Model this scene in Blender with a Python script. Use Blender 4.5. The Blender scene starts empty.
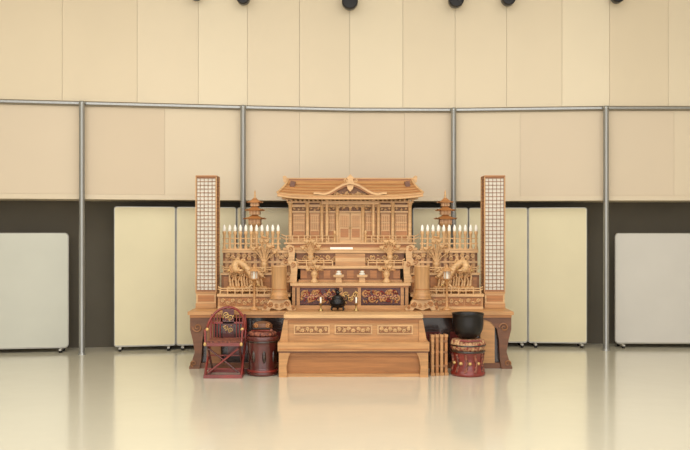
import bpy, bmesh, math, random
from math import sin, cos, pi
from mathutils import Vector, Matrix
random.seed(4)
sc = bpy.context.scene
try:
    sc.view_settings.view_transform = 'Standard'
except Exception: pass

# ---------------------------------------------------------------- materials
def lin(c):
    return tuple((v/255/12.92 if v/255 <= .04045 else ((v/255+.055)/1.055)**2.4) for v in c)
def mat(name, rgb, rough=.5, metal=0, var=.08, scale=(6,6,6), bump=0, spec=.5, emis=0, coat=0, rgb2=None, detail=4):
    m = bpy.data.materials.new(name); m.use_nodes = True
    nt = m.node_tree; b = nt.nodes['Principled BSDF']
    c = lin(rgb)
    tc = nt.nodes.new('ShaderNodeTexCoord'); mp = nt.nodes.new('ShaderNodeMapping')
    mp.inputs['Scale'].default_value = scale
    nz = nt.nodes.new('ShaderNodeTexNoise'); nz.inputs['Scale'].default_value = 1; nz.inputs['Detail'].default_value = detail
    cr = nt.nodes.new('ShaderNodeValToRGB')
    c2 = lin(rgb2) if rgb2 else tuple(min(1, v*(1+var)) for v in c)
    c1 = c if rgb2 else tuple(v*(1-var) for v in c)
    cr.color_ramp.elements[0].position = .35; cr.color_ramp.elements[1].position = .65
    cr.color_ramp.elements[0].color = (*c1, 1); cr.color_ramp.elements[1].color = (*c2, 1)
    L = nt.links.new
    L(tc.outputs['Object'], mp.inputs[0]); L(mp.outputs[0], nz.inputs['Vector'])
    L(nz.outputs[0], cr.inputs[0]); L(cr.outputs[0], b.inputs['Base Color'])
    b.inputs['Roughness'].default_value = rough; b.inputs['Metallic'].default_value = metal
    b.inputs['Specular IOR Level'].default_value = spec
    b.inputs['Coat Weight'].default_value = coat
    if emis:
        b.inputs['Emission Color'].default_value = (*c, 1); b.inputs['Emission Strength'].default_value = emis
    return m
WOOD = mat('wood_keyaki', (190,140,90), .42, var=.16, scale=(3,30,40))
WOODL = mat('wood_hinoki', (212,170,120), .45, var=.12, scale=(3,30,40))
WOODV = mat('wood_vertical', (198,153,105), .45, var=.14, scale=(40,40,3))
WOODD = mat('wood_dark', (112,70,44), .4, var=.2, scale=(4,30,30))
WOODM = mat('wood_medium', (146,98,60), .45, var=.15, scale=(4,30,30))
WOODO = mat('wood_orange', (176,118,68), .42, var=.13, scale=(3,30,40))
SHADOWW = mat('wood_recess_shade', (70,44,30), .6, var=.2)  # shade inside the tier B recess is put into this dark brown
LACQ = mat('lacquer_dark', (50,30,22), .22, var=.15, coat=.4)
MAROON = mat('lacquer_maroon', (84,32,28), .25, var=.2, coat=.4)
RED = mat('lacquer_red', (128,40,32), .3, var=.2, coat=.4)
GOLD = mat('gilt', (214,176,112), .4, metal=.35, var=.12)
BLACK = mat('black_metal', (26,22,22), .3, metal=.3, var=.2)
BRASS = mat('brass', (190,160,104), .3, metal=.9)
PAPER = mat('shoji_paper', (228,222,208), .8, var=.03)
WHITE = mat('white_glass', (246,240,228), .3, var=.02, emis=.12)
STEEL = mat('steel', (158,158,155), .32, metal=.7, var=.06, scale=(30,30,1))
SCR = mat('partition_cream', (226,215,180), .55, var=.02, scale=(2,2,2))
SCRG = mat('partition_grey', (202,202,190), .5, var=.02, scale=(2,2,2))
SCRL = mat('partition_pale', (208,204,196), .5, var=.02, scale=(2,2,2))
ALU = mat('aluminium', (172,168,158), .4, metal=.5)
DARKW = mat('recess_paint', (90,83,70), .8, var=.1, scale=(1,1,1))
BROC = mat('brocade', (130,36,32), .6, scale=(38,38,30), rgb2=(206,170,124), detail=1)
BROCD = mat('brocade_dark', (70,24,24), .6, scale=(50,50,40), rgb2=(160,96,72), detail=1)
CEIL = mat('ceiling_paint', (222,219,212), .9, var=.01)
SIDE = mat('side_wall_paint', (216,210,197), .9, var=.01)
SEAM = mat('seam', (172,158,134), .8)

def fabric(name, rgb):
    return mat(name, rgb, .9, var=.012, scale=(1.2,1.2,1.0), spec=.12, detail=2)
FAB = [fabric('wall_fabric_a', (225,211,186)), fabric('wall_fabric_b', (229,216,191)), fabric('wall_fabric_c', (222,207,181))]
FABL = [fabric('wall_lower_a', (217,201,178)), fabric('wall_lower_b', (220,205,181)), fabric('wall_lower_c', (214,197,173))]

# ---------------------------------------------------------------- builder
class B:
    def __init__(s, name): s.n=name; s.V=[]; s.F=[]; s.M=[]; s.S=[]; s.mats=[]
    def add(s, vs, fs, m, smooth=False):
        if m not in s.mats: s.mats.append(m)
        i = s.mats.index(m); o = len(s.V)
        s.V += [tuple(v) for v in vs]
        for f in fs: s.F.append([o+k for k in f]); s.M.append(i); s.S.append(smooth)
    def box(s, x0,x1,y0,y1,z0,z1, m):
        if x0>x1: x0,x1=x1,x0
        v=[(x,y,z) for z in (z0,z1) for y in (y0,y1) for x in (x0,x1)]
        s.add(v, [(0,2,3,1),(4,5,7,6),(0,1,5,4),(2,6,7,3),(0,4,6,2),(1,3,7,5)], m)
    def prism(s, poly, a0, a1, m, axis='y', smooth=False):
        n=len(poly)
        f=(lambda p,a:(p[0],a,p[1])) if axis=='y' else ((lambda p,a:(a,p[0],p[1])) if axis=='x' else (lambda p,a:(p[0],p[1],a)))
        v=[f(p,a0) for p in poly]+[f(p,a1) for p in poly]
        s.add(v, [list(range(n)), list(range(n,2*n))[::-1]]+[(i,(i+1)%n,n+(i+1)%n,n+i) for i in range(n)], m, smooth)
    def lathe(s, prof, cx, cy, m, seg=20, z0=0, sy=1, rad=None):
        v=[]
        for r,z in prof:
            for k in range(seg):
                a=2*pi*k/seg; rr=r*(rad(a) if rad else 1)
                v.append((cx+rr*cos(a), cy+sy*rr*sin(a), z0+z))
        n=len(prof); f=[]
        for i in range(n-1):
            for k in range(seg):
                k2=(k+1)%seg; f.append((i*seg+k,i*seg+k2,(i+1)*seg+k2,(i+1)*seg+k))
        s.add(v,f,m,True)
        s.add(v,[list(range(seg)), list(range((n-1)*seg,n*seg))],m)
    def tube(s, pts, r, m, seg=6):
        pts=[Vector(p) for p in pts]; n=len(pts)
        if not hasattr(r,'__len__'): r=[r]*n
        v=[]; up=Vector((0,1,0.01))
        for i,p in enumerate(pts):
            t=(pts[min(i+1,n-1)]-pts[max(i-1,0)])
            if t.length<1e-9: t=Vector((0,0,1))
            t.normalize(); a=t.cross(up)
            if a.length<.1: a=t.cross(Vector((1,0,0)))
            a.normalize(); b=t.cross(a)
            for k in range(seg):
                q=2*pi*k/seg; v.append(p+(a*cos(q)+b*sin(q))*r[i])
        f=[]
        for i in range(n-1):
            for k in range(seg):
                k2=(k+1)%seg; f.append((i*seg+k,i*seg+k2,(i+1)*seg+k2,(i+1)*seg+k))
        s.add(v,f,m,True); s.add(v,[list(range(seg)),list(range((n-1)*seg,n*seg))],m)
    def ell(s, c, r, m, seg=10, rings=6, rot=0):
        if not hasattr(r,'__len__'): r=(r,r,r)
        v=[]; 
        for i in range(rings+1):
            t=pi*i/rings; t=min(max(t,.02),pi-.02)
            for k in range(seg):
                a=2*pi*k/seg
                x=r[0]*sin(t)*cos(a); y=r[1]*sin(t)*sin(a); z=r[2]*cos(t)
                x,z=x*cos(rot)-z*sin(rot), x*sin(rot)+z*cos(rot)
                v.append((c[0]+x,c[1]+y,c[2]+z))
        f=[(i*seg+k,i*seg+(k+1)%seg,(i+1)*seg+(k+1)%seg,(i+1)*seg+k) for i in range(rings) for k in range(seg)]
        s.add(v,f,m,True)
    def scroll(s, cx, cy, cz, R, m, turns=1.6, d=1, start=0, th=.012, tail=None):
        pts=[];rs=[]
        N=int(14*turns)
        for i in range(N+1):
            t=i/N; a=start+d*2*pi*turns*t; r=R*(.12+.88*t)
            pts.append((cx+r*cos(a),cy-.01*(1-t),cz+r*sin(a))); rs.append(th*(.7+.5*t))
        s.tube(pts,rs,m,5)
    def carving(s, x0,x1,y,z0,z1,m,n=6,th=.008,seed=0, m2=None):
        rd=random.Random(seed); w=x1-x0;h=z1-z0
        for i in range(n):
            R=h*.28; cx=x0+w*(i+.5)/n; cz=z0+h*(.36 if i%2 else .62)
            s.scroll(cx,y,cz,min(R,w/n*.62),m,1.5,1 if i%2 else -1,rd.random()*6,th)
            for k in range(4):
                a=rd.random()*2*pi
                s.ell((cx+w/n*.45*cos(a), y-.004, z0+h/2+h*.36*sin(a)),(h*.12,.01,h*.05),(m2 or m) if k%2 else m,6,4,rd.random()*3)
    def make(s, bevel=0, floor_z=None):
        if floor_z is not None: s.V=[(x,y,max(z,floor_z)) for x,y,z in s.V]
        me=bpy.data.meshes.new(s.n); me.from_pydata(s.V,[],s.F)
        for m in s.mats: me.materials.append(m)
        for p,i,sm in zip(me.polygons,s.M,s.S): p.material_index=i; p.use_smooth=sm
        bm=bmesh.new(); bm.from_mesh(me); bmesh.ops.recalc_face_normals(bm,faces=bm.faces); bm.to_mesh(me); bm.free()
        o=bpy.data.objects.new(s.n,me); sc.collection.objects.link(o)
        if bevel:
            b=o.modifiers.new('bevel','BEVEL'); b.width=bevel; b.segments=2; b.limit_method='ANGLE'; b.angle_limit=.9
        return o

CX=.06
E=.002
YB=1.68   # back of the altar
# ---------------------------------------------------------------- room
NODES=[(-7.0,1.0),(-4.08,1.45),(-3.13,1.6),(-1.25,1.9),(.06,2.08),(1.36,2.1),(3.22,1.95),(4.29,1.95),(7.0,1.8)]
def yw(x):
    for (a,ya),(b,yb) in zip(NODES,NODES[1:]):
        if x<=b: return ya+(yb-ya)*(x-a)/(b-a)
    return NODES[-1][1]
SOF=1.885; RAIL=3.0; H=5.2
wb=B('wall_back')
seams=[-7,-5.6,-4.75,-4.1,-3.38,-2.52,-1.80,-1.21,-.57,.06,.73,1.39,2.03,2.71,3.29,4.02,4.7,5.5,7]
def panel(x0,x1,z0,z1,m,off=0,th=.05,g=.0018):
    x0+=g;x1-=g
    xs=[x0]+[n[0] for n in NODES if x0<n[0]<x1]+[x1]
    for a,b in zip(xs,xs[1:]):
        ya,yb=yw(a)+off,yw(b)+off
        wb.prism([(a,ya),(b,yb),(b,yb+th),(a,ya+th)],z0,z1,m,axis='z')
tints=[0,0,2,2,2,0,1,0,0,1,0,0,0,1,2,0,0,0]
for i,(a,b) in enumerate(zip(seams,seams[1:])):
    panel(a,b,RAIL+.03,H,FAB[tints[i]])
seamsL=[-7,-5.6,-4.6,-3.13,-2.2,-1.25,-.57,.06,.75,1.36,2.2,3.22,4.1,5.5,7]
tl=[0,0,0,2,1,0,1,0,0,1,0,0,1,0]
for i,(a,b) in enumerate(zip(seamsL,seamsL[1:])):
    panel(a,b,SOF+.03,RAIL-.03,FABL[tl[i]],off=.02,g=.001)
for a,b in zip([n[0] for n in NODES],[n[0] for n in NODES][1:]):
    panel(a,b,RAIL-.035,RAIL+.035,SEAM,off=.035,th=.06,g=0)
    panel(a,b,SOF,H,SEAM,off=.072,th=.08,g=0)
    panel(a,b,SOF-.03,SOF+.028,FABL[1],off=.0,th=.62,g=0)
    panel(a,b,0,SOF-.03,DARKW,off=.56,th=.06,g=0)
wb.make()
r=B('trim_rail')
for a,b in zip([n[0] for n in NODES],[n[0] for n in NODES][1:]):
    ya,yb=yw(a),yw(b)
    r.prism([(a,ya-.04),(b,yb-.04),(b,yb-.003),(a,ya-.003)],RAIL-.013,RAIL+.013,STEEL,axis='z')
r.make()
for x in (-3.13,-1.25,1.36,3.22,5.4,-5.4):
    p=B('steel_pole'); y=yw(x)-.082
    p.lathe([(.045,0),(.045,.01),(.036,.016),(.034,.03),(.034,2.98),(.036,2.985),(.036,3.015),(.01,3.02)],x,y,STEEL,20)
    p.make()

# floor
fm=mat('floor_vinyl',(225,218,196),.2,var=.015,scale=(.8,.8,.8),coat=.6)
nt=fm.node_tree; b=nt.nodes['Principled BSDF']; b.inputs['Coat Roughness'].default_value=.1
tcn=[n for n in nt.nodes if n.type=='TEX_COORD'][0]
n2=nt.nodes.new('ShaderNodeTexNoise'); n2.inputs['Scale'].default_value=3.5; n2.inputs['Detail'].default_value=2
bp=nt.nodes.new('ShaderNodeBump'); bp.inputs['Strength'].default_value=.08; bp.inputs['Distance'].default_value=.02
nt.links.new(tcn.outputs['Object'],n2.inputs['Vector']); nt.links.new(n2.outputs[0],bp.inputs['Height']); nt.links.new(bp.outputs[0],b.inputs['Normal'])
f=B('floor'); f.box(-7.1,7.1,-10.5,3,-.1,0,fm); f.make()
c=B('ceiling'); c.box(-7.1,7.1,-10.5,3,H,H+.1,CEIL); c.make()
c=B('wall_left'); c.box(-7.1,-7,-10.5,3,0,H,SIDE); c.make()
c=B('wall_right'); c.box(7,7.1,-10.5,3,0,H,SIDE); c.make()

for x,z,rr in ((-1.80,4.34,.08),(-1.24,4.31,.08),(.06,4.32,.10),(1.38,4.345,.095),(2.02,4.345,.085),(3.34,4.345,.08)):
    o=B('wall_spotlight'); y=yw(x)
    v=[]
    prof=[(.03,0),(.03,-.06),(rr*.6,-.07),(rr,-.11),(rr,-.2),(rr*.86,-.22),(rr*.8,-.19)]
    seg=20
    for q,d in prof:
        for k in range(seg):
            a=2*pi*k/seg; v.append((x+q*cos(a),y+d,z+q*sin(a)))
    n=len(prof)
    o.add(v,[(i*seg+k,i*seg+(k+1)%seg,(i+1)*seg+(k+1)%seg,(i+1)*seg+k) for i in range(n-1) for k in range(seg)],BLACK,True)
    o.add(v,[list(range(seg)),list(range((n-1)*seg,n*seg))],BLACK)
    o.make()

# ---------------------------------------------------------------- partitions
def partition(name,x0,x1,top,m,off=.2,fr=ALU,rad=.03):
    o=B(name); y0=yw(x0)+off; y1=yw(x1)+off
    dx,dy=x1-x0,y1-y0; L=math.hypot(dx,dy); ux,uy=dx/L,dy/L; nx,ny=uy,-ux
    def rr(a0,a1,b0,b1,q):
        pts=[]
        for cx_,cz_,s0 in ((a1-q,b0+q,-pi/2),(a1-q,b1-q,0),(a0+q,b1-q,pi/2),(a0+q,b0+q,pi)):
            for k in range(5):
                a=s0+pi/2*k/4; pts.append((cx_+q*cos(a),cz_+q*sin(a)))
        return pts
    def pr(poly,d0,d1,mm):
        n=len(poly)
        v=[(x0+ux*a+nx*d0,y0+uy*a+ny*d0,z) for a,z in poly]+[(x0+ux*a+nx*d1,y0+uy*a+ny*d1,z) for a,z in poly]
        o.add(v,[list(range(n)),list(range(n,2*n))]+[(i,(i+1)%n,n+(i+1)%n,n+i) for i in range(n)],mm)
    pr(rr(0,L,.05,top,rad),-.018,.018,fr)
    pr(rr(.01,L-.01,.065,top-.01,rad*.7),-.022,.022,m)
    for t in (.08,L-.08):
        pr([(t-.015,.03),(t+.015,.03),(t+.015,.05),(t-.015,.05)],-.12,.12,fr)
        for d in (-.1,.1):
            cx_,cy_=x0+ux*t+nx*d,y0+uy*t+ny*d
            o.lathe([(.008,0),(.018,.004),(.02,.015),(.018,.028),(.008,.032)],cx_,cy_,BLACK,10)
    return o.make()
partition('folding_partition',-2.84,-2.11,1.775,SCR)
partition('folding_partition',-2.10,-1.37,1.775,SCR)
partition('folding_partition',-1.36,-.63,1.775,SCR)
partition('folding_partition',.87,1.58,1.775,SCR)
partition('folding_partition',1.59,2.33,1.775,SCR)
partition('folding_partition',2.34,3.07,1.775,SCR)
partition('mobile_partition_board',-4.95,-3.37,1.45,SCRG,off=.2,rad=.05)
partition('mobile_partition_board',3.42,4.95,1.45,SCRL,off=.2,rad=.05)

# ---------------------------------------------------------------- altar
A=B('buddhist_altar')
HW=1.725
A.box(CX-HW,CX+HW,.46,YB,.575,.61,WOOD)
A.box(CX-HW+.02,CX+HW-.02,.475,YB-.01,.545,.575,WOODO)
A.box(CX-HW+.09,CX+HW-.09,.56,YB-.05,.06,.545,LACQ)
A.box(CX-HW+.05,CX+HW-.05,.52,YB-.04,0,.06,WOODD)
for s in (-1,1):
    X=lambda d: CX+s*d
    leg=[(HW-.02,.545),(HW-.02,.42),(HW-.05,.3),(HW-.07,.18),(HW-.04,.08),(HW-.01,.02),(HW-.01,0),(HW-.12,0),(HW-.14,.1),(HW-.15,.3),(HW-.17,.42),(HW-.24,.5),(HW-.36,.545)]
    A.prism([(X(a),b) for a,b in leg],.49,.555,WOODD)
    A.prism([(X(a),b) for a,b in leg],YB-.075,YB-.02,WOODD)
    A.scroll(X(HW-.1),.485,.44,.05,WOODM,1.5,s,0,.008)
    A.scroll(X(HW-.06),.485,.06,.035,WOODM,1.4,-s,2,.007)
    A.carving(min(X(HW-.45),X(HW-.2)),max(X(HW-.45),X(HW-.2)),.55,.45,.54,WOODM,4,.006,3)
    A.box(X(1.38),X(1.53),.5,.556,.06,.545,WOOD if s>0 else WOODM)
    for k in range(3):
        a=.35+k*.34
        A.box(X(a),X(a+.31),.545,.556,.12,.42,LACQ)
        A.box(X(a+.03),X(a+.28),.54,.546,.15,.39,MAROON)
# tier B centre
zB=.895
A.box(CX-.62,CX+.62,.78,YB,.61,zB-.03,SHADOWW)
A.box(CX-.66,CX+.66,.75,YB,zB-.03,zB,WOODL)
A.box(CX-.64,CX+.64,.765,.8,zB-.05,zB-.03,WOODO)
A.box(CX-.64,CX+.64,.76,.8,.61,.65,WOOD)
for a in (-.64,-.59,-.12,.08,.55,.6):
    A.box(CX+a,CX+a+.035,.765,.79,.65,zB-.05,WOOD)
for a0,a1,sd in ((-.55,-.13,11),(.12,.55,12)):
    A.box(CX+a0,CX+a1,.772,.782,.66,.84,MAROON)
    A.carving(CX+a0+.01,CX+a1-.01,.768,.66,.84,WOOD,6,.012,sd,WOODO)
    A.carving(CX+a0+.03,CX+a1-.03,.764,.68,.83,RED,5,.008,sd+7,WOOD)
A.box(CX-.085,CX+.08,.77,.782,.65,.84,WOODD)
A.carving(CX-.08,CX+.075,.77,.66,.83,GOLD,3,.006,5)
# tier C
zC=1.075
A.box(CX-.56,CX+.56,1.0,YB,zB,zC-.03,WOODM)
A.box(CX-.6,CX+.6,.97,YB,zC-.03,zC,WOODL)
for k in range(9):
    a=-.56+k*.1305
    A.box(CX+a,CX+a+.075,.992,1.0,zB+.04,zC-.05,WOODO)
A.box(CX-.58,CX+.58,.985,1.0,zB,zB+.025,WOOD)
# tier D
zD=1.245
A.box(CX-.62,CX+.62,1.2,YB,zC,zD-.03,WOODM)
A.box(CX-.66,CX+.66,1.17,YB,zD-.03,zD,WOODL)
A.carving(CX-.55,CX-.1,1.195,zC+.02,zD-.04,WOODL,7,.009,21)
A.carving(CX+.1,CX+.55,1.195,zC+.02,zD-.04,WOODL,7,.009,22)
# side wings
for s in (-1,1):
    X=lambda d: CX+s*d
    def bx(a,b,y0,y1,z0,z1,m): A.box(X(a),X(b),y0,y1,z0,z1,m)
    bx(.68,1.46,.8,YB,.61,.745,WOOD)
    bx(.66,1.465,.77,YB,.745,.775,WOODL)
    bx(.68,1.46,.79,.8,.61,.635,WOODL)
    for k in range(4):
        a=.71+k*.185
        bx(a,a+.165,.79,.8,.645,.735,WOODO)
        A.carving(min(X(a),X(a+.165)),max(X(a),X(a+.165)),.787,.65,.73,WOODL,3,.007,30+k)
    bx(.67,1.46,1.05,YB,.775,.97,WOODM)
    bx(.66,1.465,1.03,YB,.97,.995,WOODL)
    for k in range(7):
        a=.69+k*.11
        bx(a,a+.08,1.042,1.05,.8,.95,WOODO)
    bx(.67,1.46,1.18,YB,.995,1.22,WOODM)
    bx(.661,1.465,1.15,YB,1.22,zD,WOODL)
    for k in range(12):
        a=.68+k*.065
        bx(a,a+.036,1.165,1.18,.995,1.22,WOODV)
    bx(.67,1.46,1.16,1.18,1.1,1.125,WOODL)
    for k in range(4):
        a=.7+k*.185
        A.carving(min(X(a),X(a+.17)),max(X(a),X(a+.17)),1.158,1.13,1.22,WOODL,3,.008,50+k)
    for (xa,yy,zb,zt) in ((.60,.95,zB,zC+.05),(.64,1.14,zC,zD+.05)):
        poly=[(xa,zb),(xa+.16,zb),(xa+.15,zb+.03),(xa+.09,zb+.05),(xa+.06,zb+.1),(xa+.07,zt-.03),(xa+.1,zt),(xa+.06,zt+.02),(xa+.0,zt),(xa-.01,zt-.06)]
        A.prism([(X(p),q) for p,q in poly],yy-.04,yy,WOODL)
        A.scroll(X(xa+.04),yy-.045,zt-.03,.03,WOODO,1.3,s,0,.005)
        A.scroll(X(xa+.1),yy-.045,zb+.045,.03,WOODO,1.3,-s,0,.005)
    for (a0,a1,yy,zz) in ((.2,.6,1.0,zC),(.7,1.44,.785,.775),(.72,1.44,1.04,.995)):
        for q in (.035,.06):
            A.tube([(X(a0),yy,zz+q),(X((a0+a1)/2),yy,zz+q),(X(a1-.02),yy,zz+q),(X(a1+.015),yy,zz+q+.02)],.007,WOODL,6)
        n=int((a1-a0)/.08)
        for k in range(n+1):
            xx=X(a0+(a1-a0-.01)*k/n); A.box(xx-.006,xx+.006,yy-.005,yy+.005,zz,zz+.06,WOODL)
for k in range(3):
    A.box(CX-.17,CX+.17,1.02+k*.05,1.2,zC+k*.045,zC+(k+1)*.045,WOODL if k%2 else WOOD)
altar=A.make(bevel=.003)

# ---------------------------------------------------------------- miniature shrine
S=B('miniature_shrine')
z0=zD+E; y0=1.27; YS=1.66
S.box(CX-.78,CX+.78,y0+.0,YS,z0,z0+.03,WOODL)
S.box(CX-.74,CX+.74,y0+.03,YS,z0+.03,z0+.07,WOODO)
S.box(CX-.77,CX+.77,y0+.005,YS,z0+.07,z0+.09,WOODL)
zb=z0+.09; ze=1.80
yb=1.38
S.box(CX-.70,CX+.70,yb+.03,YS-.02,zb,ze,WOODM)
cols=[-.70,-.5,-.33,-.15,.15,.33,.5,.70]
for a in cols:
    S.lathe([(.03,0),(.03,.02),(.022,.03),(.022,ze-zb-.03),(.03,ze-zb-.02),(.03,ze-zb)],CX+a,yb,WOODL,12,zb)
for (a,b2) in zip(cols,cols[1:]):
    S.box(CX+a+.019,CX+b2-.019,yb-.01,yb+.01,ze-.05,ze-.02,WOODL)
    S.box(CX+a+.019,CX+b2-.019,yb-.008,yb+.01,ze-.115,ze-.095,WOODL)
    S.box(CX+a+.019,CX+b2-.019,yb-.01,yb+.015,zb,zb+.03,WOODL)
    S.carving(CX+a+.02,CX+b2-.02,yb+.005,ze-.095,ze-.05,WOODL,3,.005,int(a*100)+90)
    if abs((a+b2)/2)>.1:
        m0,m1=CX+a+.028,CX+b2-.028
        S.box(m0,m1,yb+.01,yb+.028,zb+.03,ze-.12,WOOD)
        S.box(m0+.012,m1-.012,yb+.0,yb+.012,zb+.05,zb+.13,WOODO)
        n=max(3,int((m1-m0)/.026))
        for k in range(n):
            xx=m0+.012+(m1-m0-.024)*(k+.5)/n
            S.box(xx-.004,xx+.004,yb+.003,yb+.012,zb+.14,ze-.14,WOODL)
        for zz in (zb+.14,(zb+.14+ze-.14)/2,ze-.145):
            S.box(m0+.01,m1-.01,yb+.0,yb+.012,zz-.006,zz+.006,WOODL)
for s in (-1,1):
    a,b2=CX+s*.004,CX+s*.128
    S.box(a,b2,yb+.0,yb+.025,zb+.03,ze-.12,WOODL)
    S.box(CX+s*.02,CX+s*.112,yb-.006,yb+.001,zb+.06,zb+.16,WOODO)
    S.box(CX+s*.02,CX+s*.112,yb-.006,yb+.001,zb+.18,ze-.15,WOOD)
    for k in range(4):
        xx=CX+s*(.032+k*.024); S.box(xx-.003,xx+.003,yb-.011,yb-.005,zb+.18,ze-.15,WOODL)
    S.ell((CX+s*.012,yb-.008,zb+.17),.007,GOLD,8,5)
for s in (-1,1):
    for q in (.04,.075):
        S.tube([(CX+s*.18,y0+.02,zb+q),(CX+s*.5,y0+.02,zb+q),(CX+s*.76,y0+.02,zb+q),(CX+s*.8,y0+.02,zb+q+.02)],.006,WOODL,6)
    for k in range(9):
        xx=CX+s*(.18+k*.07); S.box(xx-.006,xx+.006,y0+.014,y0+.026,zb,zb+.08,WOODL)
    S.lathe([(.012,0),(.012,.1),(.016,.105),(.014,.125),(.002,.145)],CX+s*.18,y0+.02,WOODL,10,zb)
for s in (-1,1):
    S.lathe([(.024,0),(.024,.02),(.017,.03),(.017,ze-zb+.0)],CX+s*.27,y0+.05,WOODL,12,zb)
S.box(CX-.33,CX+.33,y0+.035,y0+.065,ze-.02,ze+.02,WOODL)
S.carving(CX-.25,CX+.25,y0+.035,ze-.075,ze-.02,WOODL,7,.006,77)
S.box(CX-.74,CX+.74,yb-.04,YS,ze,ze+.018,WOODL)
for k in range(30):
    xx=CX-.73+k*1.46/29
    S.box(xx-.01,xx+.01,yb-.11,yb,ze+.018,ze+.034,WOODL)
def roof(sign):
    NU,NV=28,10; ridge=2.075; hx=.735; v=[]
    def P(i,j,t):
        u=-1+2*i/NU; w=j/NV
        x=CX+u*(hx+.10*w)
        yy=1.52+sign*(.02+(.34 if sign<0 else .26)*w)
        z=ridge-.205*(w**.75)+.035*w*abs(u)**5-t
        return (x,yy,z)
    for t in (0,.028):
        for i in range(NU+1):
            for j in range(NV+1): v.append(P(i,j,t))
    q=(NU+1)*(NV+1); f=[]
    idx=lambda i,j,t:t*q+i*(NV+1)+j
    for i in range(NU):
        for j in range(NV):
            f.append((idx(i,j,0),idx(i+1,j,0),idx(i+1,j+1,0),idx(i,j+1,0)))
            f.append((idx(i,j,1),idx(i+1,j,1),idx(i+1,j+1,1),idx(i,j+1,1)))
    for i in range(NU):
        f.append((idx(i,NV,0),idx(i+1,NV,0),idx(i+1,NV,1),idx(i,NV,1)))
        f.append((idx(i,0,0),idx(i+1,0,0),idx(i+1,0,1),idx(i,0,1)))
    for j in range(NV):
        f.append((idx(0,j,0),idx(0,j+1,0),idx(0,j+1,1),idx(0,j,1)))
        f.append((idx(NU,j,0),idx(NU,j+1,0),idx(NU,j+1,1),idx(NU,j,1)))
    S.add(v,f,WOOD,False)
    for j in (2,4,6,8,10):
        S.tube([P(i,j,-.003) for i in range(NU+1)],.006,WOODO if j<10 else WOODL,5)
    S.tube([P(i,NV,.03) for i in range(NU+1)],.012,WOODL,6)
    for i in (0,NU): S.tube([P(i,j,-.006) for j in range(NV+1)],.014,WOODL,6)
roof(-1); roof(1)
S.box(CX-.75,CX+.75,1.495,1.545,2.05,2.09,WOODO)
S.box(CX-.77,CX+.77,1.485,1.555,2.09,2.102,WOODL)
for s in (-1,1):
    S.prism([(CX+s*.75,2.04),(CX+s*.79,2.05),(CX+s*.80,2.12),(CX+s*.77,2.13),(CX+s*.75,2.11)],1.49,1.55,WOODL)
    S.prism([(CX+s*.70,2.06),(CX+s*.72,1.86),(CX+s*.68,1.84),(CX+s*.64,2.05)],1.38,1.64,WOODD)
def kz(x,w=.36,h=.14,b0=1.885):
    t=min(abs(x)/w,1); return b0+h*((1+cos(pi*t))/2)**1.1+.025*t**6
N=32; W=.42
for (yy0,yy1,dz,th,mm,ww) in ((1.15,1.19,0,.022,WOODL,W),(1.19,1.5,.012,.02,WOOD,W),(1.165,1.185,-.024,.018,WOODO,W-.05)):
    xs=[-ww+2*ww*i/N for i in range(N+1)]
    for i in range(N):
        a,b2=xs[i],xs[i+1]
        S.prism([(CX+a,kz(a)+dz),(CX+b2,kz(b2)+dz),(CX+b2,kz(b2)+dz-th),(CX+a,kz(a)+dz-th)],yy0,yy1,mm)
xs=[-.24+.48*i/16 for i in range(17)]
S.prism([(CX+x,kz(x)-.03) for x in xs]+[(CX+.24,1.83),(CX-.24,1.83)],1.22,1.24,WOODM)
S.carving(CX-.2,CX+.2,1.21,1.84,1.93,WOODL,6,.008,61,WOODL)
S.prism([(CX-.05,2.02),(CX-.03,2.06),(CX-.045,2.075),(CX,2.12),(CX+.045,2.075),(CX+.03,2.06),(CX+.05,2.02)],1.16,1.5,WOODL)
S.prism([(CX-.04,1.99),(CX+.04,1.99),(CX+.03,1.95),(CX,1.92),(CX-.03,1.95)],1.14,1.16,WOODL)
for s in (-1,1):
    S.scroll(CX+s*.06,1.15,2.045,.022,WOODL,1.2,s,0,.006)
    S.box(CX+s*.27-.02,CX+s*.27+.02,1.2,1.36,1.82,1.875,WOODL)
S.make(bevel=.002)

# ---------------------------------------------------------------- lattice towers
for s in (-1,1):
    T=B('lattice_lantern_tower'); X=CX+s*1.603; w=.112; y=1.0; z=.613
    T.box(X-.115,X+.115,y-.125,y+.125,z,z+.05,WOOD)
    T.box(X-.11,X+.11,y-.115,y+.115,z+.05,z+.16,WOODL)
    T.box(X-.09,X+.09,y-.12,y-.114,z+.07,z+.14,WOODO)
    T.box(X-.115,X+.115,y-.125,y+.125,z+.16,z+.18,WOOD)
    zb2,zt=z+.18,2.07
    T.box(X-w+.012,X+w-.012,y-w+.012,y+w-.012,zb2,zt-.015,PAPER)
    for a in (-1,1):
        for b2 in (-1,1): T.box(X+a*w-.006,X+a*w+.006,y+b2*w-.006,y+b2*w+.006,zb2,zt,WOODV)
    n=30
    for k in range(n+1):
        zz=zb2+.01+(zt-zb2-.02)*k/n; h=.003 if 0<k<n else .010
        for q in (-1,1):
            T.box(X-w+.007,X+w-.007,y+q*(w-.005)-.004,y+q*(w-.005)+.004,zz-h,zz+h,WOODM)
            T.box(X+q*(w-.005)-.004,X+q*(w-.005)+.004,y-w+.007,y+w-.007,zz-h,zz+h,WOODM)
    for a in (-.066,-.022,.022,.066):
        for q in (-1,1):
            T.box(X+a-.002,X+a+.002,y+q*(w-.004)-.004,y+q*(w-.004)+.004,zb2,zt,WOODM)
            T.box(X+q*(w-.004)-.004,X+q*(w-.004)+.004,y+a-.002,y+a+.002,zb2,zt,WOODM)
    T.box(X-w-.004,X+w+.004,y-w-.010,y+w+.010,zt,zt+.014,WOODO)
    T.make()

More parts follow.
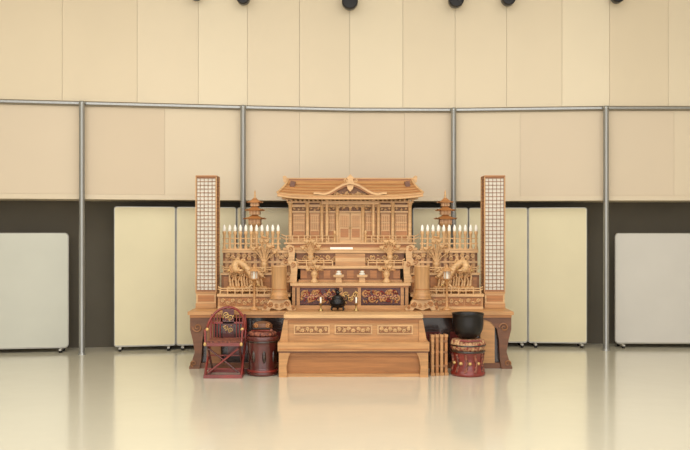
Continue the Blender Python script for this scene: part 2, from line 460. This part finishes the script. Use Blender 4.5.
# ---------------------------------------------------------------- pagoda lanterns
for s in (-1,1):
    T=B('pagoda_lantern'); X=CX+s*1.12; y=1.42; z=zD+E
    T.lathe([(.1,0),(.1,.02),(.07,.035),(.05,.06),(.03,.09),(.028,.24),(.035,.26),(.05,.28),(.08,.3),(.085,.31)],X,y,WOODL,8,z)
    zz=z+.31
    for k,(rr,bw,hh) in enumerate(((.125,.07,.1),(.11,.06,.09),(.09,.05,.08))):
        T.box(X-bw,X+bw,y-bw,y+bw,zz,zz+hh*.55,WOOD)
        for q in (-.6,0,.6): T.box(X+q*bw-.006,X+q*bw+.006,y-bw-.006,y-bw,zz,zz+hh*.55,WOODL)
        v=[]; NV=5
        for j in range(NV+1):
            t=j/NV; r_=bw*.4+(rr-bw*.4)*t
            for e in range(16):
                a=e/16*4; side=int(a); u=(a-side)*2-1
                px,py={0:(u,-1),1:(1,u),2:(-u,1),3:(-1,-u)}[side]
                lift=.02*t*t*abs(u)**3
                v.append((X+px*r_,y+py*r_,zz+hh*.55+.055*(1-t)**1.6-.005+lift))
        f=[(j*16+e,j*16+(e+1)%16,(j+1)*16+(e+1)%16,(j+1)*16+e) for j in range(NV) for e in range(16)]
        T.add(v,f+[list(range(16)),list(range(NV*16,NV*16+16))],WOODO,False)
        zz+=hh*.55+.05
    T.lathe([(.012,0),(.02,.015),(.01,.03),(.014,.045),(.008,.06),(.012,.075),(.002,.11)],X,y,WOODL,10,zz-.01)
    T.make()

# ---------------------------------------------------------------- rows of candle lamps
for s in (-1,1):
    T=B('candle_lamp_row')
    z=zD+E
    T.box(CX+s*.80,CX+s*1.47,1.185,1.245,z,z+.02,WOODL)
    for k in range(11):
        X=CX+s*(.83+k*.062); y=1.215
        T.lathe([(.02,0),(.02,.015),(.014,.03),(.014,.15),(.019,.165),(.023,.185),(.015,.2)],X,y,WOODL,10,z+.02)
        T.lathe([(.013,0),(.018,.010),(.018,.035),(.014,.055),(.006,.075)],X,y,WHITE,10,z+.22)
    T.box(CX+s*.80,CX+s*1.47,1.21,1.22,z+.07,z+.085,WOODL)
    T.box(CX+s*.80,CX+s*1.47,1.21,1.22,z+.13,z+.142,WOODL)
    T.make()

# ---------------------------------------------------------------- carved dragons on cloud bases
for s in (-1,1):
    T=B('dragon_carving'); rd=random.Random(8)
    X0=CX+s*1.15; y=.905; z=.777
    for k in range(9):
        a=-.2+k*.05
        T.ell((X0+s*a,y+rd.uniform(-.01,.01),z+.04),(.038,.045,.04),WOOD,8,5)
        T.scroll(X0+s*a,y-.05,z+.04,.03,WOODL,1.4,1 if k%2 else -1,rd.random()*6,.008)
    pts=[];rs=[]
    for i in range(41):
        t=i/40; a=t*3.1*pi
        px=-.17+.30*t+.05*sin(a*1.0); pz=.12+.19*t+.10*sin(a+.6)*(1-.35*t)
        py=.035*cos(a); pts.append((X0+s*px,y+py,z+pz)); rs.append(.014+.026*sin(pi*min(1,t*.62+.08)))
    T.tube(pts,rs,WOODL,8)
    for i in range(2,40,2):
        p=Vector(pts[i]); r_=rs[i]; q=(Vector(pts[i+1])-Vector(pts[i-1])).normalized(); nrm=Vector((-q.z,0,q.x))*s
        a=p+nrm*r_*.7
        T.add([a-q*.014,a+q*.014,a+nrm*.028+q*-.006,a+Vector((0,.008,0))],[(0,1,2),(0,3,2),(1,3,2)],WOOD)
    hd=Vector(pts[-1])
    T.ell(hd,(.044,.034,.034),WOODL,10,6)
    T.ell(hd+Vector((-s*.046,-.005,-.008)),(.038,.022,.016),WOODL,8,5)
    T.ell(hd+Vector((-s*.04,-.005,-.034)),(.032,.018,.009),WOOD,8,5,.3*s)
    for q in (-.014,.014):
        T.ell(hd+Vector((-s*.014,-.026 if q<0 else .026,.018)),.008,GOLD,6,4)
        T.tube([hd+Vector((s*.01,q,.02)),hd+Vector((s*.03,q*1.5,.045)),hd+Vector((s*.06,q*2,.055))],[.008,.006,.003],WOODL,5)
        T.tube([hd+Vector((-s*.065,q,-.005)),hd+Vector((-s*.085,q*2,.02)),hd+Vector((-s*.08,q*2,.05))],[.005,.004,.002],GOLD,5)
    for k in range(6):
        T.tube([hd+Vector((s*.02,0,-.01)),hd+Vector((s*(.05+.005*k),-.01,-.03+.014*k)),hd+Vector((s*(.075),-.01,-.05+.022*k))],[.009,.007,.003],WOOD,5)
    for i,dx in ((10,-.05),(16,.05),(25,-.05),(31,.06)):
        p=Vector(pts[i]); e=p+Vector((s*dx,-.03,-.04)); g=p+Vector((s*dx*1.4,-.04,-.075))
        T.tube([p,e,g],[.018,.014,.010],WOODL,6)
        for c_ in (-1,0,1): T.tube([g,g+Vector((s*.014*c_,-.014,-.012)),g+Vector((s*.016*c_,-.018,-.024))],[.006,.005,.002],GOLD,4)
    for k in range(12):
        a=-.17+k*.032; hh=.18+.2*rd.random()
        T.tube([(X0+s*a,y+.03,z+.04),(X0+s*(a+.02),y+.045,z+hh*.6),(X0+s*(a-.01),y+.04,z+hh)],[.016,.012,.008],WOODL,5)
        T.scroll(X0+s*(a-.01),y+.035,z+hh,.026,WOODL,1.2,1 if k%2 else -1,rd.random()*6,.010)
        for j in range(3):
            T.ell((X0+s*(a+.015*(-1)**j),y+.04,z+hh*(.45+.2*j)),(.026,.012,.012),WOOD,6,4,.7*(-1)**j)
    T.make(floor_z=z)

# ---------------------------------------------------------------- cylindrical vases on carved stands
for s in (-1,1):
    T=B('wooden_altar_vase'); X=CX+s*.77; y=.63; z=.612
    for q in (-1,1):
        T.prism([(X+q*.0,z),(X+q*.0,z+.12),(X+q*.1,z+.115),(X+q*.12,z+.09),(X+q*.13,z+.05),(X+q*.18,z+.02),(X+q*.18,z),(X+q*.1,z),(X+q*.08,z+.03)],y-.05,y+.05,WOODL)
        T.scroll(X+q*.09,y-.055,z+.07,.03,WOODO,1.5,q,0,.007)
        T.scroll(X+q*.15,y-.055,z+.035,.02,WOODO,1.3,-q,0,.006)
        T.scroll(X+q*.03,y-.055,z+.055,.022,WOOD,1.3,q,0,.006)
    T.lathe([(.1,0),(.105,.01),(.09,.025),(.1,.04),(.088,.055),(.08,.07),(.078,.09)],X,y,WOOD,24,z+.12)
    T.lathe([(.078,0),(.08,.01),(.082,.27),(.086,.275),(.086,.29),(.07,.29),(.07,.26)],X,y,WOODV,28,z+.19)
    T.lathe([(.083,0),(.083,.012)],X,y,WOODO,28,z+.22)
    T.make()

# ---------------------------------------------------------------- lotus flower arrangements
def lotus(X,y,z,h,n,seed,sp=.13,dy=.02):
    T=B('carved_lotus_arrangement'); rd=random.Random(seed); z+=E
    T.lathe([(.042,0),(.045,.012),(.03,.03),(.022,.05),(.036,.08),(.038,.1),(.03,.115),(.034,.125)],X,y,WOODL,14,z)
    for k in range(n):
        a=-1+2*k/(n-1); hh=h*(1-.35*abs(a))*rd.uniform(.85,1.05); ex=X+a*sp; ey=y+rd.uniform(-dy,0); ez=z+hh
        T.tube([(X+a*.012,y,z+.115),(X+a*sp*.5,(y+ey)/2,z+.12+(hh-.12)*.55),(ex,ey,ez)],.006,WOODL,5)
        if k%3==1:
            T.ell((ex,ey,ez),(.04,.018,.012),WOOD,10,4,rd.uniform(-.5,.5))
        else:
            for p in range(7):
                q=2*pi*p/7; T.ell((ex+.016*cos(q),ey+.010*sin(q),ez+.012),(.012,.008,.024),WOODL,6,5,-.5*cos(q))
            T.ell((ex,ey,ez+.012),(.012,.012,.026),WOODL,6,5)
    T.make()
for s in (-1,1):
    lotus(CX+s*.45,1.085,zC,.30,9,5,.09)
    lotus(CX+s*.40,.86,zB,.22,5,9,.07)
    lotus(CX+s*.98,1.10,.995,.38,9,15,.12,.015)

for s in (-1,1):
    T=B('stand_lantern'); X=CX+s*1.04; y=.64; z=.612
    T.lathe([(.05,0),(.05,.012),(.03,.02),(.014,.04),(.014,.3),(.03,.32),(.045,.33),(.045,.34)],X,y,WOOD,6,z)
    T.lathe([(.036,0),(.036,.08)],X,y,PAPER,6,z+.34)
    for k in range(6):
        a=pi/3*k; T.box(X+.038*cos(a)-.004,X+.038*cos(a)+.004,y+.038*sin(a)-.004,y+.038*sin(a)+.004,z+.34,z+.42,WOOD)
    T.lathe([(.07,0),(.062,.008),(.035,.03),(.015,.045),(.018,.06),(.003,.075)],X,y,WOOD,6,z+.42)
    T.make()

# ---------------------------------------------------------------- central items
for a in (-.13,.13):
    T=B('offering_stand'); X=CX+a; y=.87; z=zB+E
    T.prism([(X-.035,z),(X+.035,z),(X+.03,z+.06),(X-.03,z+.06)],y-.03,y+.03,WOODL)
    T.box(X-.055,X+.055,y-.05,y+.05,z+.06,z+.068,WOODL)
    for q in (-1,1):
        T.box(X+q*.055-.003,X+q*.055+.003,y-.05,y+.05,z+.068,z+.085,WOODL)
        T.box(X-.055,X+.055,y+q*.05-.003,y+q*.05+.003,z+.068,z+.085,WOODL)
    T.ell((X,y,z+.088),(.036,.036,.02),PAPER,12,6); T.ell((X,y,z+.115),(.026,.026,.015),PAPER,12,6)
    T.make()
T=B('white_cloth_tray'); z=zD+E
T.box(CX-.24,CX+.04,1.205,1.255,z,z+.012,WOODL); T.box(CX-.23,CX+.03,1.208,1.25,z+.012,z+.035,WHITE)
T.make()
T=B('incense_burner'); X=CX-.14; y=.6; z=.612
T.lathe([(.055,.03),(.08,.05),(.088,.08),(.078,.11),(.06,.125),(.068,.135),(.066,.14),(.05,.135)],X,y,BLACK,22,z)
for k in range(3):
    a=pi/2+2*pi*k/3; T.tube([(X+.06*cos(a),y+.06*sin(a),z+.05),(X+.075*cos(a),y+.075*sin(a),z+.02),(X+.07*cos(a),y+.07*sin(a),z)],[.014,.011,.012],BLACK,7)
for q in (-1,1):
    T.tube([(X+q*.075,y,z+.1),(X+q*.11,y,z+.12),(X+q*.1,y,z+.155),(X+q*.08,y,z+.15)],.008,BLACK,6)
T.lathe([(.055,0),(.05,.015),(.03,.03),(.012,.036)],X,y,BLACK,20,z+.135)
T.ell((X,y,z+.19),(.022,.022,.028),BLACK,8,6); T.ell((X-.015,y-.01,z+.222),(.015,.014,.014),BLACK,8,6)
T.tube([(X+.018,y,z+.185),(X+.04,y,z+.2),(X+.035,y,z+.23)],[.007,.006,.003],BLACK,5)
T.make(floor_z=z)
for a in (-.32,.06):
    T=B('candlestick'); X=CX+a; y=.58; z=.612
    T.lathe([(.03,0),(.03,.006),(.012,.015),(.007,.03),(.012,.045),(.007,.06),(.022,.075),(.022,.08)],X,y,BRASS,14,z)
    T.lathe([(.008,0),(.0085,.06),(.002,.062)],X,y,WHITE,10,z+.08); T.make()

# ---------------------------------------------------------------- front incense table
T=B('incense_offering_table'); c0=.085
T.box(c0-.70,c0+.70,.03,.33,.585,.62,WOODL)
T.box(c0-.69,c0+.69,.04,.32,.565,.585,WOODM)
T.box(c0-.66,c0+.66,.07,.30,.35,.565,WOOD)
T.box(c0-.67,c0+.67,.06,.075,.535,.565,WOODO)
for a0,a1 in ((-.60,-.24),(-.19,.19),(.24,.60)):
    T.box(c0+a0,c0+a1,.058,.072,.42,.515,WOODL)
    T.box(c0+a0+.015,c0+a1-.015,.052,.06,.435,.5,WOODM)
    T.carving(c0+a0+.02,c0+a1-.02,.052,.435,.5,WOODL,7,.007,int(a0*10)+40)
for s in (-1,1):
    T.prism([(c0+s*.66,.35),(c0+s*.74,.35),(c0+s*.70,.565),(c0+s*.66,.565)],.05,.31,WOOD)
T.box(c0-.755,c0+.755,-.04,.36,.262,.35,WOOD)
T.box(c0-.745,c0+.745,-.043,-.038,.275,.29,WOODO)
T.box(c0-.745,c0+.745,-.02,.34,.245,.262,WOODD)
for s in (-1,1):
    leg=[(c0+s*.745,0),(c0+s*.745,.245),(c0+s*.63,.245),(c0+s*.65,.2),(c0+s*.67,.1),(c0+s*.66,0)]
    T.prism(leg,-.02,.03,WOOD); T.prism(leg,.28,.33,WOOD)
    T.box(c0+s*.69,c0+s*.72,.03,.28,.02,.245,WOOD)
T.box(c0-.67,c0+.67,.05,.08,.025,.245,WOODO)
T.box(c0-.67,c0+.67,.01,.08,.0,.03,WOOD)
T.box(c0-.67,c0+.67,.02,.05,.205,.245,WOODO)
T.make(bevel=.004)

# ---------------------------------------------------------------- priest's folding chair
T=B('lacquered_priest_chair'); X=-1.21; hw=.18
for s in (-1,1):
    T.box(X+s*(hw+.012),X+s*(hw-.012),-.08,.3,0,.03,RED)
    T.tube([(X+s*hw,-.06,.025),(X+s*hw,.1,.17),(X+s*hw,.27,.33)],.013,RED,8)
    T.tube([(X+s*(hw-.022),.27,.025),(X+s*(hw-.022),.1,.17),(X+s*(hw-.022),-.05,.33)],.013,MAROON,8)
    T.tube([(X+s*hw,.27,.32),(X+s*hw,.3,.5),(X+s*(hw-.01),.31,.6)],.011,RED,8)
    T.tube([(X+s*hw,-.04,.33),(X+s*(hw+.005),-.03,.44),(X+s*(hw+.01),.0,.47)],.011,RED,8)
    T.ell((X+s*hw,-.062,.335),(.016,.016,.02),GOLD,8,5)
T.box(X-hw-.01,X+hw+.01,-.085,-.06,.0,.035,RED)
T.box(X-hw-.01,X+hw+.01,.27,.295,.0,.035,RED)
for zz in (.08,.2): T.tube([(X-hw,-.05+zz*.9-.02,zz),(X+hw,-.05+zz*.9-.02,zz)],.009,RED,6)
T.tube([(X-hw+.03,-.04,.05),(X,-.02,.17),(X+hw-.03,-.04,.29)],.01,RED,6)
T.tube([(X+hw-.03,-.03,.05),(X,-.01,.17),(X-hw+.03,-.03,.29)],.01,MAROON,6)
T.box(X-hw-.012,X+hw+.012,-.06,-.03,.315,.345,RED)
T.box(X-hw-.012,X+hw+.012,.26,.29,.315,.345,RED)
T.box(X-hw+.01,X+hw-.01,-.04,.27,.325,.36,BROCD)
pts=[]
for k in range(25):
    a=-.12*pi+1.24*pi*k/24
    pts.append((X+(hw+.01)*cos(a),.12+.2*sin(a) ,.47+.20*max(0,sin(a))))
T.tube(pts,.013,RED,8)
for p in (pts[0],pts[-1]): T.ell(p,.018,GOLD,8,6)
T.box(X-.06,X+.06,.295,.31,.35,.655,MAROON)
T.carving(X-.055,X+.055,.29,.52,.64,GOLD,2,.005,3,RED)
T.carving(X-.055,X+.055,.29,.4,.5,GOLD,2,.005,4,RED)
for a in (-.145,-.115,-.085,.085,.115,.145): T.tube([(X+a,.29,.34),(X+a,.305,.60)],.007,RED,6)
T.box(X-hw+.01,X+hw-.01,.295,.308,.5,.52,RED)
T.box(X-hw+.02,X+hw-.02,.308,.318,.36,.5,LACQ)
T.make(bevel=.002)

# ---------------------------------------------------------------- mokugyo on maroon stand
T=B('wooden_fish_drum_stand'); X=-.84; y=.16; k_=.92
def sc_(p): return [(r*k_,z) for r,z in p]
T.lathe(sc_([(.16,0),(.172,.012),(.172,.035),(.155,.05),(.15,.08),(.158,.2),(.166,.30),(.172,.35),(.178,.36),(.178,.385),(.165,.395)]),X,y,MAROON,32)
T.lathe(sc_([(.174,.04),(.176,.05),(.174,.06)]),X,y,RED,32); T.lathe(sc_([(.176,.335),(.18,.345),(.176,.352)]),X,y,LACQ,32)
for k in range(8):
    a=2*pi*k/8+.2
    T.ell((X+.138*cos(a),y+.138*sin(a),.2),(.022,.022,.07),LACQ,8,6)
T.lathe(sc_([(.12,.395),(.15,.40),(.16,.415),(.15,.435),(.11,.445)]),X,y,BROCD,28)
T.lathe([(.03,.44),(.075,.445),(.102,.475),(.1,.505),(.075,.53),(.035,.54),(.01,.542)],X,y,WOODD,24,sy=.85)
T.box(X-.085,X+.085,y-.088,y-.075,.472,.482,BLACK)
T.scroll(X-.06,y-.07,.50,.022,WOODO,1.4,1,0,.006); T.scroll(X+.06,y-.07,.50,.022,WOODO,1.4,-1,pi,.006)
T.tube([(X-.11,y-.03,.45),(X,y-.11,.455),(X+.1,y-.11,.46)],.006,RED,6); T.ell((X+.1,y-.11,.46),.018,BROCD,8,6)
T.make()

# ---------------------------------------------------------------- folded wooden stand
T=B('folded_wooden_stand')
for k in range(4):
    X=.872+k*.047; y=.08+.012*k
    T.box(X,X+.028,y,y+.03,0,.40,WOODO if k%2 else WOOD)
    T.box(X-.006,X+.034,y-.03,y+.06,0,.028,WOOD)
    T.box(X-.004,X+.032,y-.006,y+.036,.385,.41,WOOD)
    T.box(X,X+.028,y+.14,y+.17,0,.40,WOODM)
for zz in (.08,.22,.33):
    T.box(.875,1.04,.112,.15,zz,zz+.022,WOODM)
T.tube([(.87,.14,.36),(1.04,.17,.06)],.006,WOODO,6)
T.make(bevel=.002)

# ---------------------------------------------------------------- bell bowl on brocade drum
T=B('singing_bowl_on_stand'); X=1.25; y=.14
T.lathe([(.165,0),(.175,.01),(.175,.03),(.16,.045),(.15,.09),(.145,.15),(.15,.2),(.162,.235),(.165,.25)],X,y,RED,32)
for k in range(10):
    a=2*pi*k/10
    T.tube([(X+.155*cos(a),y+.155*sin(a),.04),(X+.15*cos(a+.15),y+.15*sin(a+.15),.12),(X+.155*cos(a),y+.155*sin(a),.22)],[.018,.013,.016],BROCD,6)
    T.ell((X+.145*cos(a+.3),y+.145*sin(a+.3),.13),(.022,.022,.018),GOLD,8,5)
T.lathe([(.172,0),(.178,.01),(.172,.02)],X,y,LACQ,32,.235)
T.lathe([(.12,.25),(.16,.255),(.176,.285),(.176,.33),(.16,.36),(.11,.37),(.05,.365)],X,y,BROC,32,rad=lambda a:1+.02*sin(10*a))
T.lathe([(.179,.3),(.182,.308),(.179,.316)],X,y,LACQ,32)
T.lathe([(.05,.37),(.085,.38),(.125,.41),(.15,.46),(.158,.52),(.155,.59),(.16,.615),(.166,.62),(.16,.628),(.148,.62),(.143,.55),(.13,.46),(.09,.41),(.02,.39)],X,y,BLACK,36)
T.tube([(X+.1,y-.16,.365),(X-.02,y-.175,.36),(X-.1,y-.15,.365)],.01,RED,6)
T.make()

# ---------------------------------------------------------------- lights
def area(n,loc,rot,sx,sy,e,col):
    l=bpy.data.lights.new(n,'AREA'); l.shape='RECTANGLE'; l.size=sx; l.size_y=sy; l.energy=e; l.color=col
    o=bpy.data.objects.new(n,l); o.location=loc; o.rotation_euler=rot; sc.collection.objects.link(o)
area('ceiling_light',(0,-2.2,5.1),(0,0,0),8,3,180,(1,.99,.965))
area('ceiling_light_rear',(0,-7,5.1),(0,0,0),10,4,220,(1,.99,.965))
area('front_fill_light',(0,-10.2,2.6),(pi/2,0,0),12,4,390,(1,.99,.975))  # added unseen fill from behind the camera; no window stands there
w=bpy.data.worlds.new('world'); sc.world=w; w.use_nodes=True
w.node_tree.nodes['Background'].inputs[0].default_value=(1,.985,.96,1); w.node_tree.nodes['Background'].inputs[1].default_value=.45

cam=bpy.data.cameras.new('camera'); cam.sensor_width=36; cam.lens=36*800/690; cam.shift_y=12/690
co=bpy.data.objects.new('camera',cam); co.location=(0,-8,1.4); co.rotation_euler=(pi/2,0,0)
sc.collection.objects.link(co); sc.camera=co
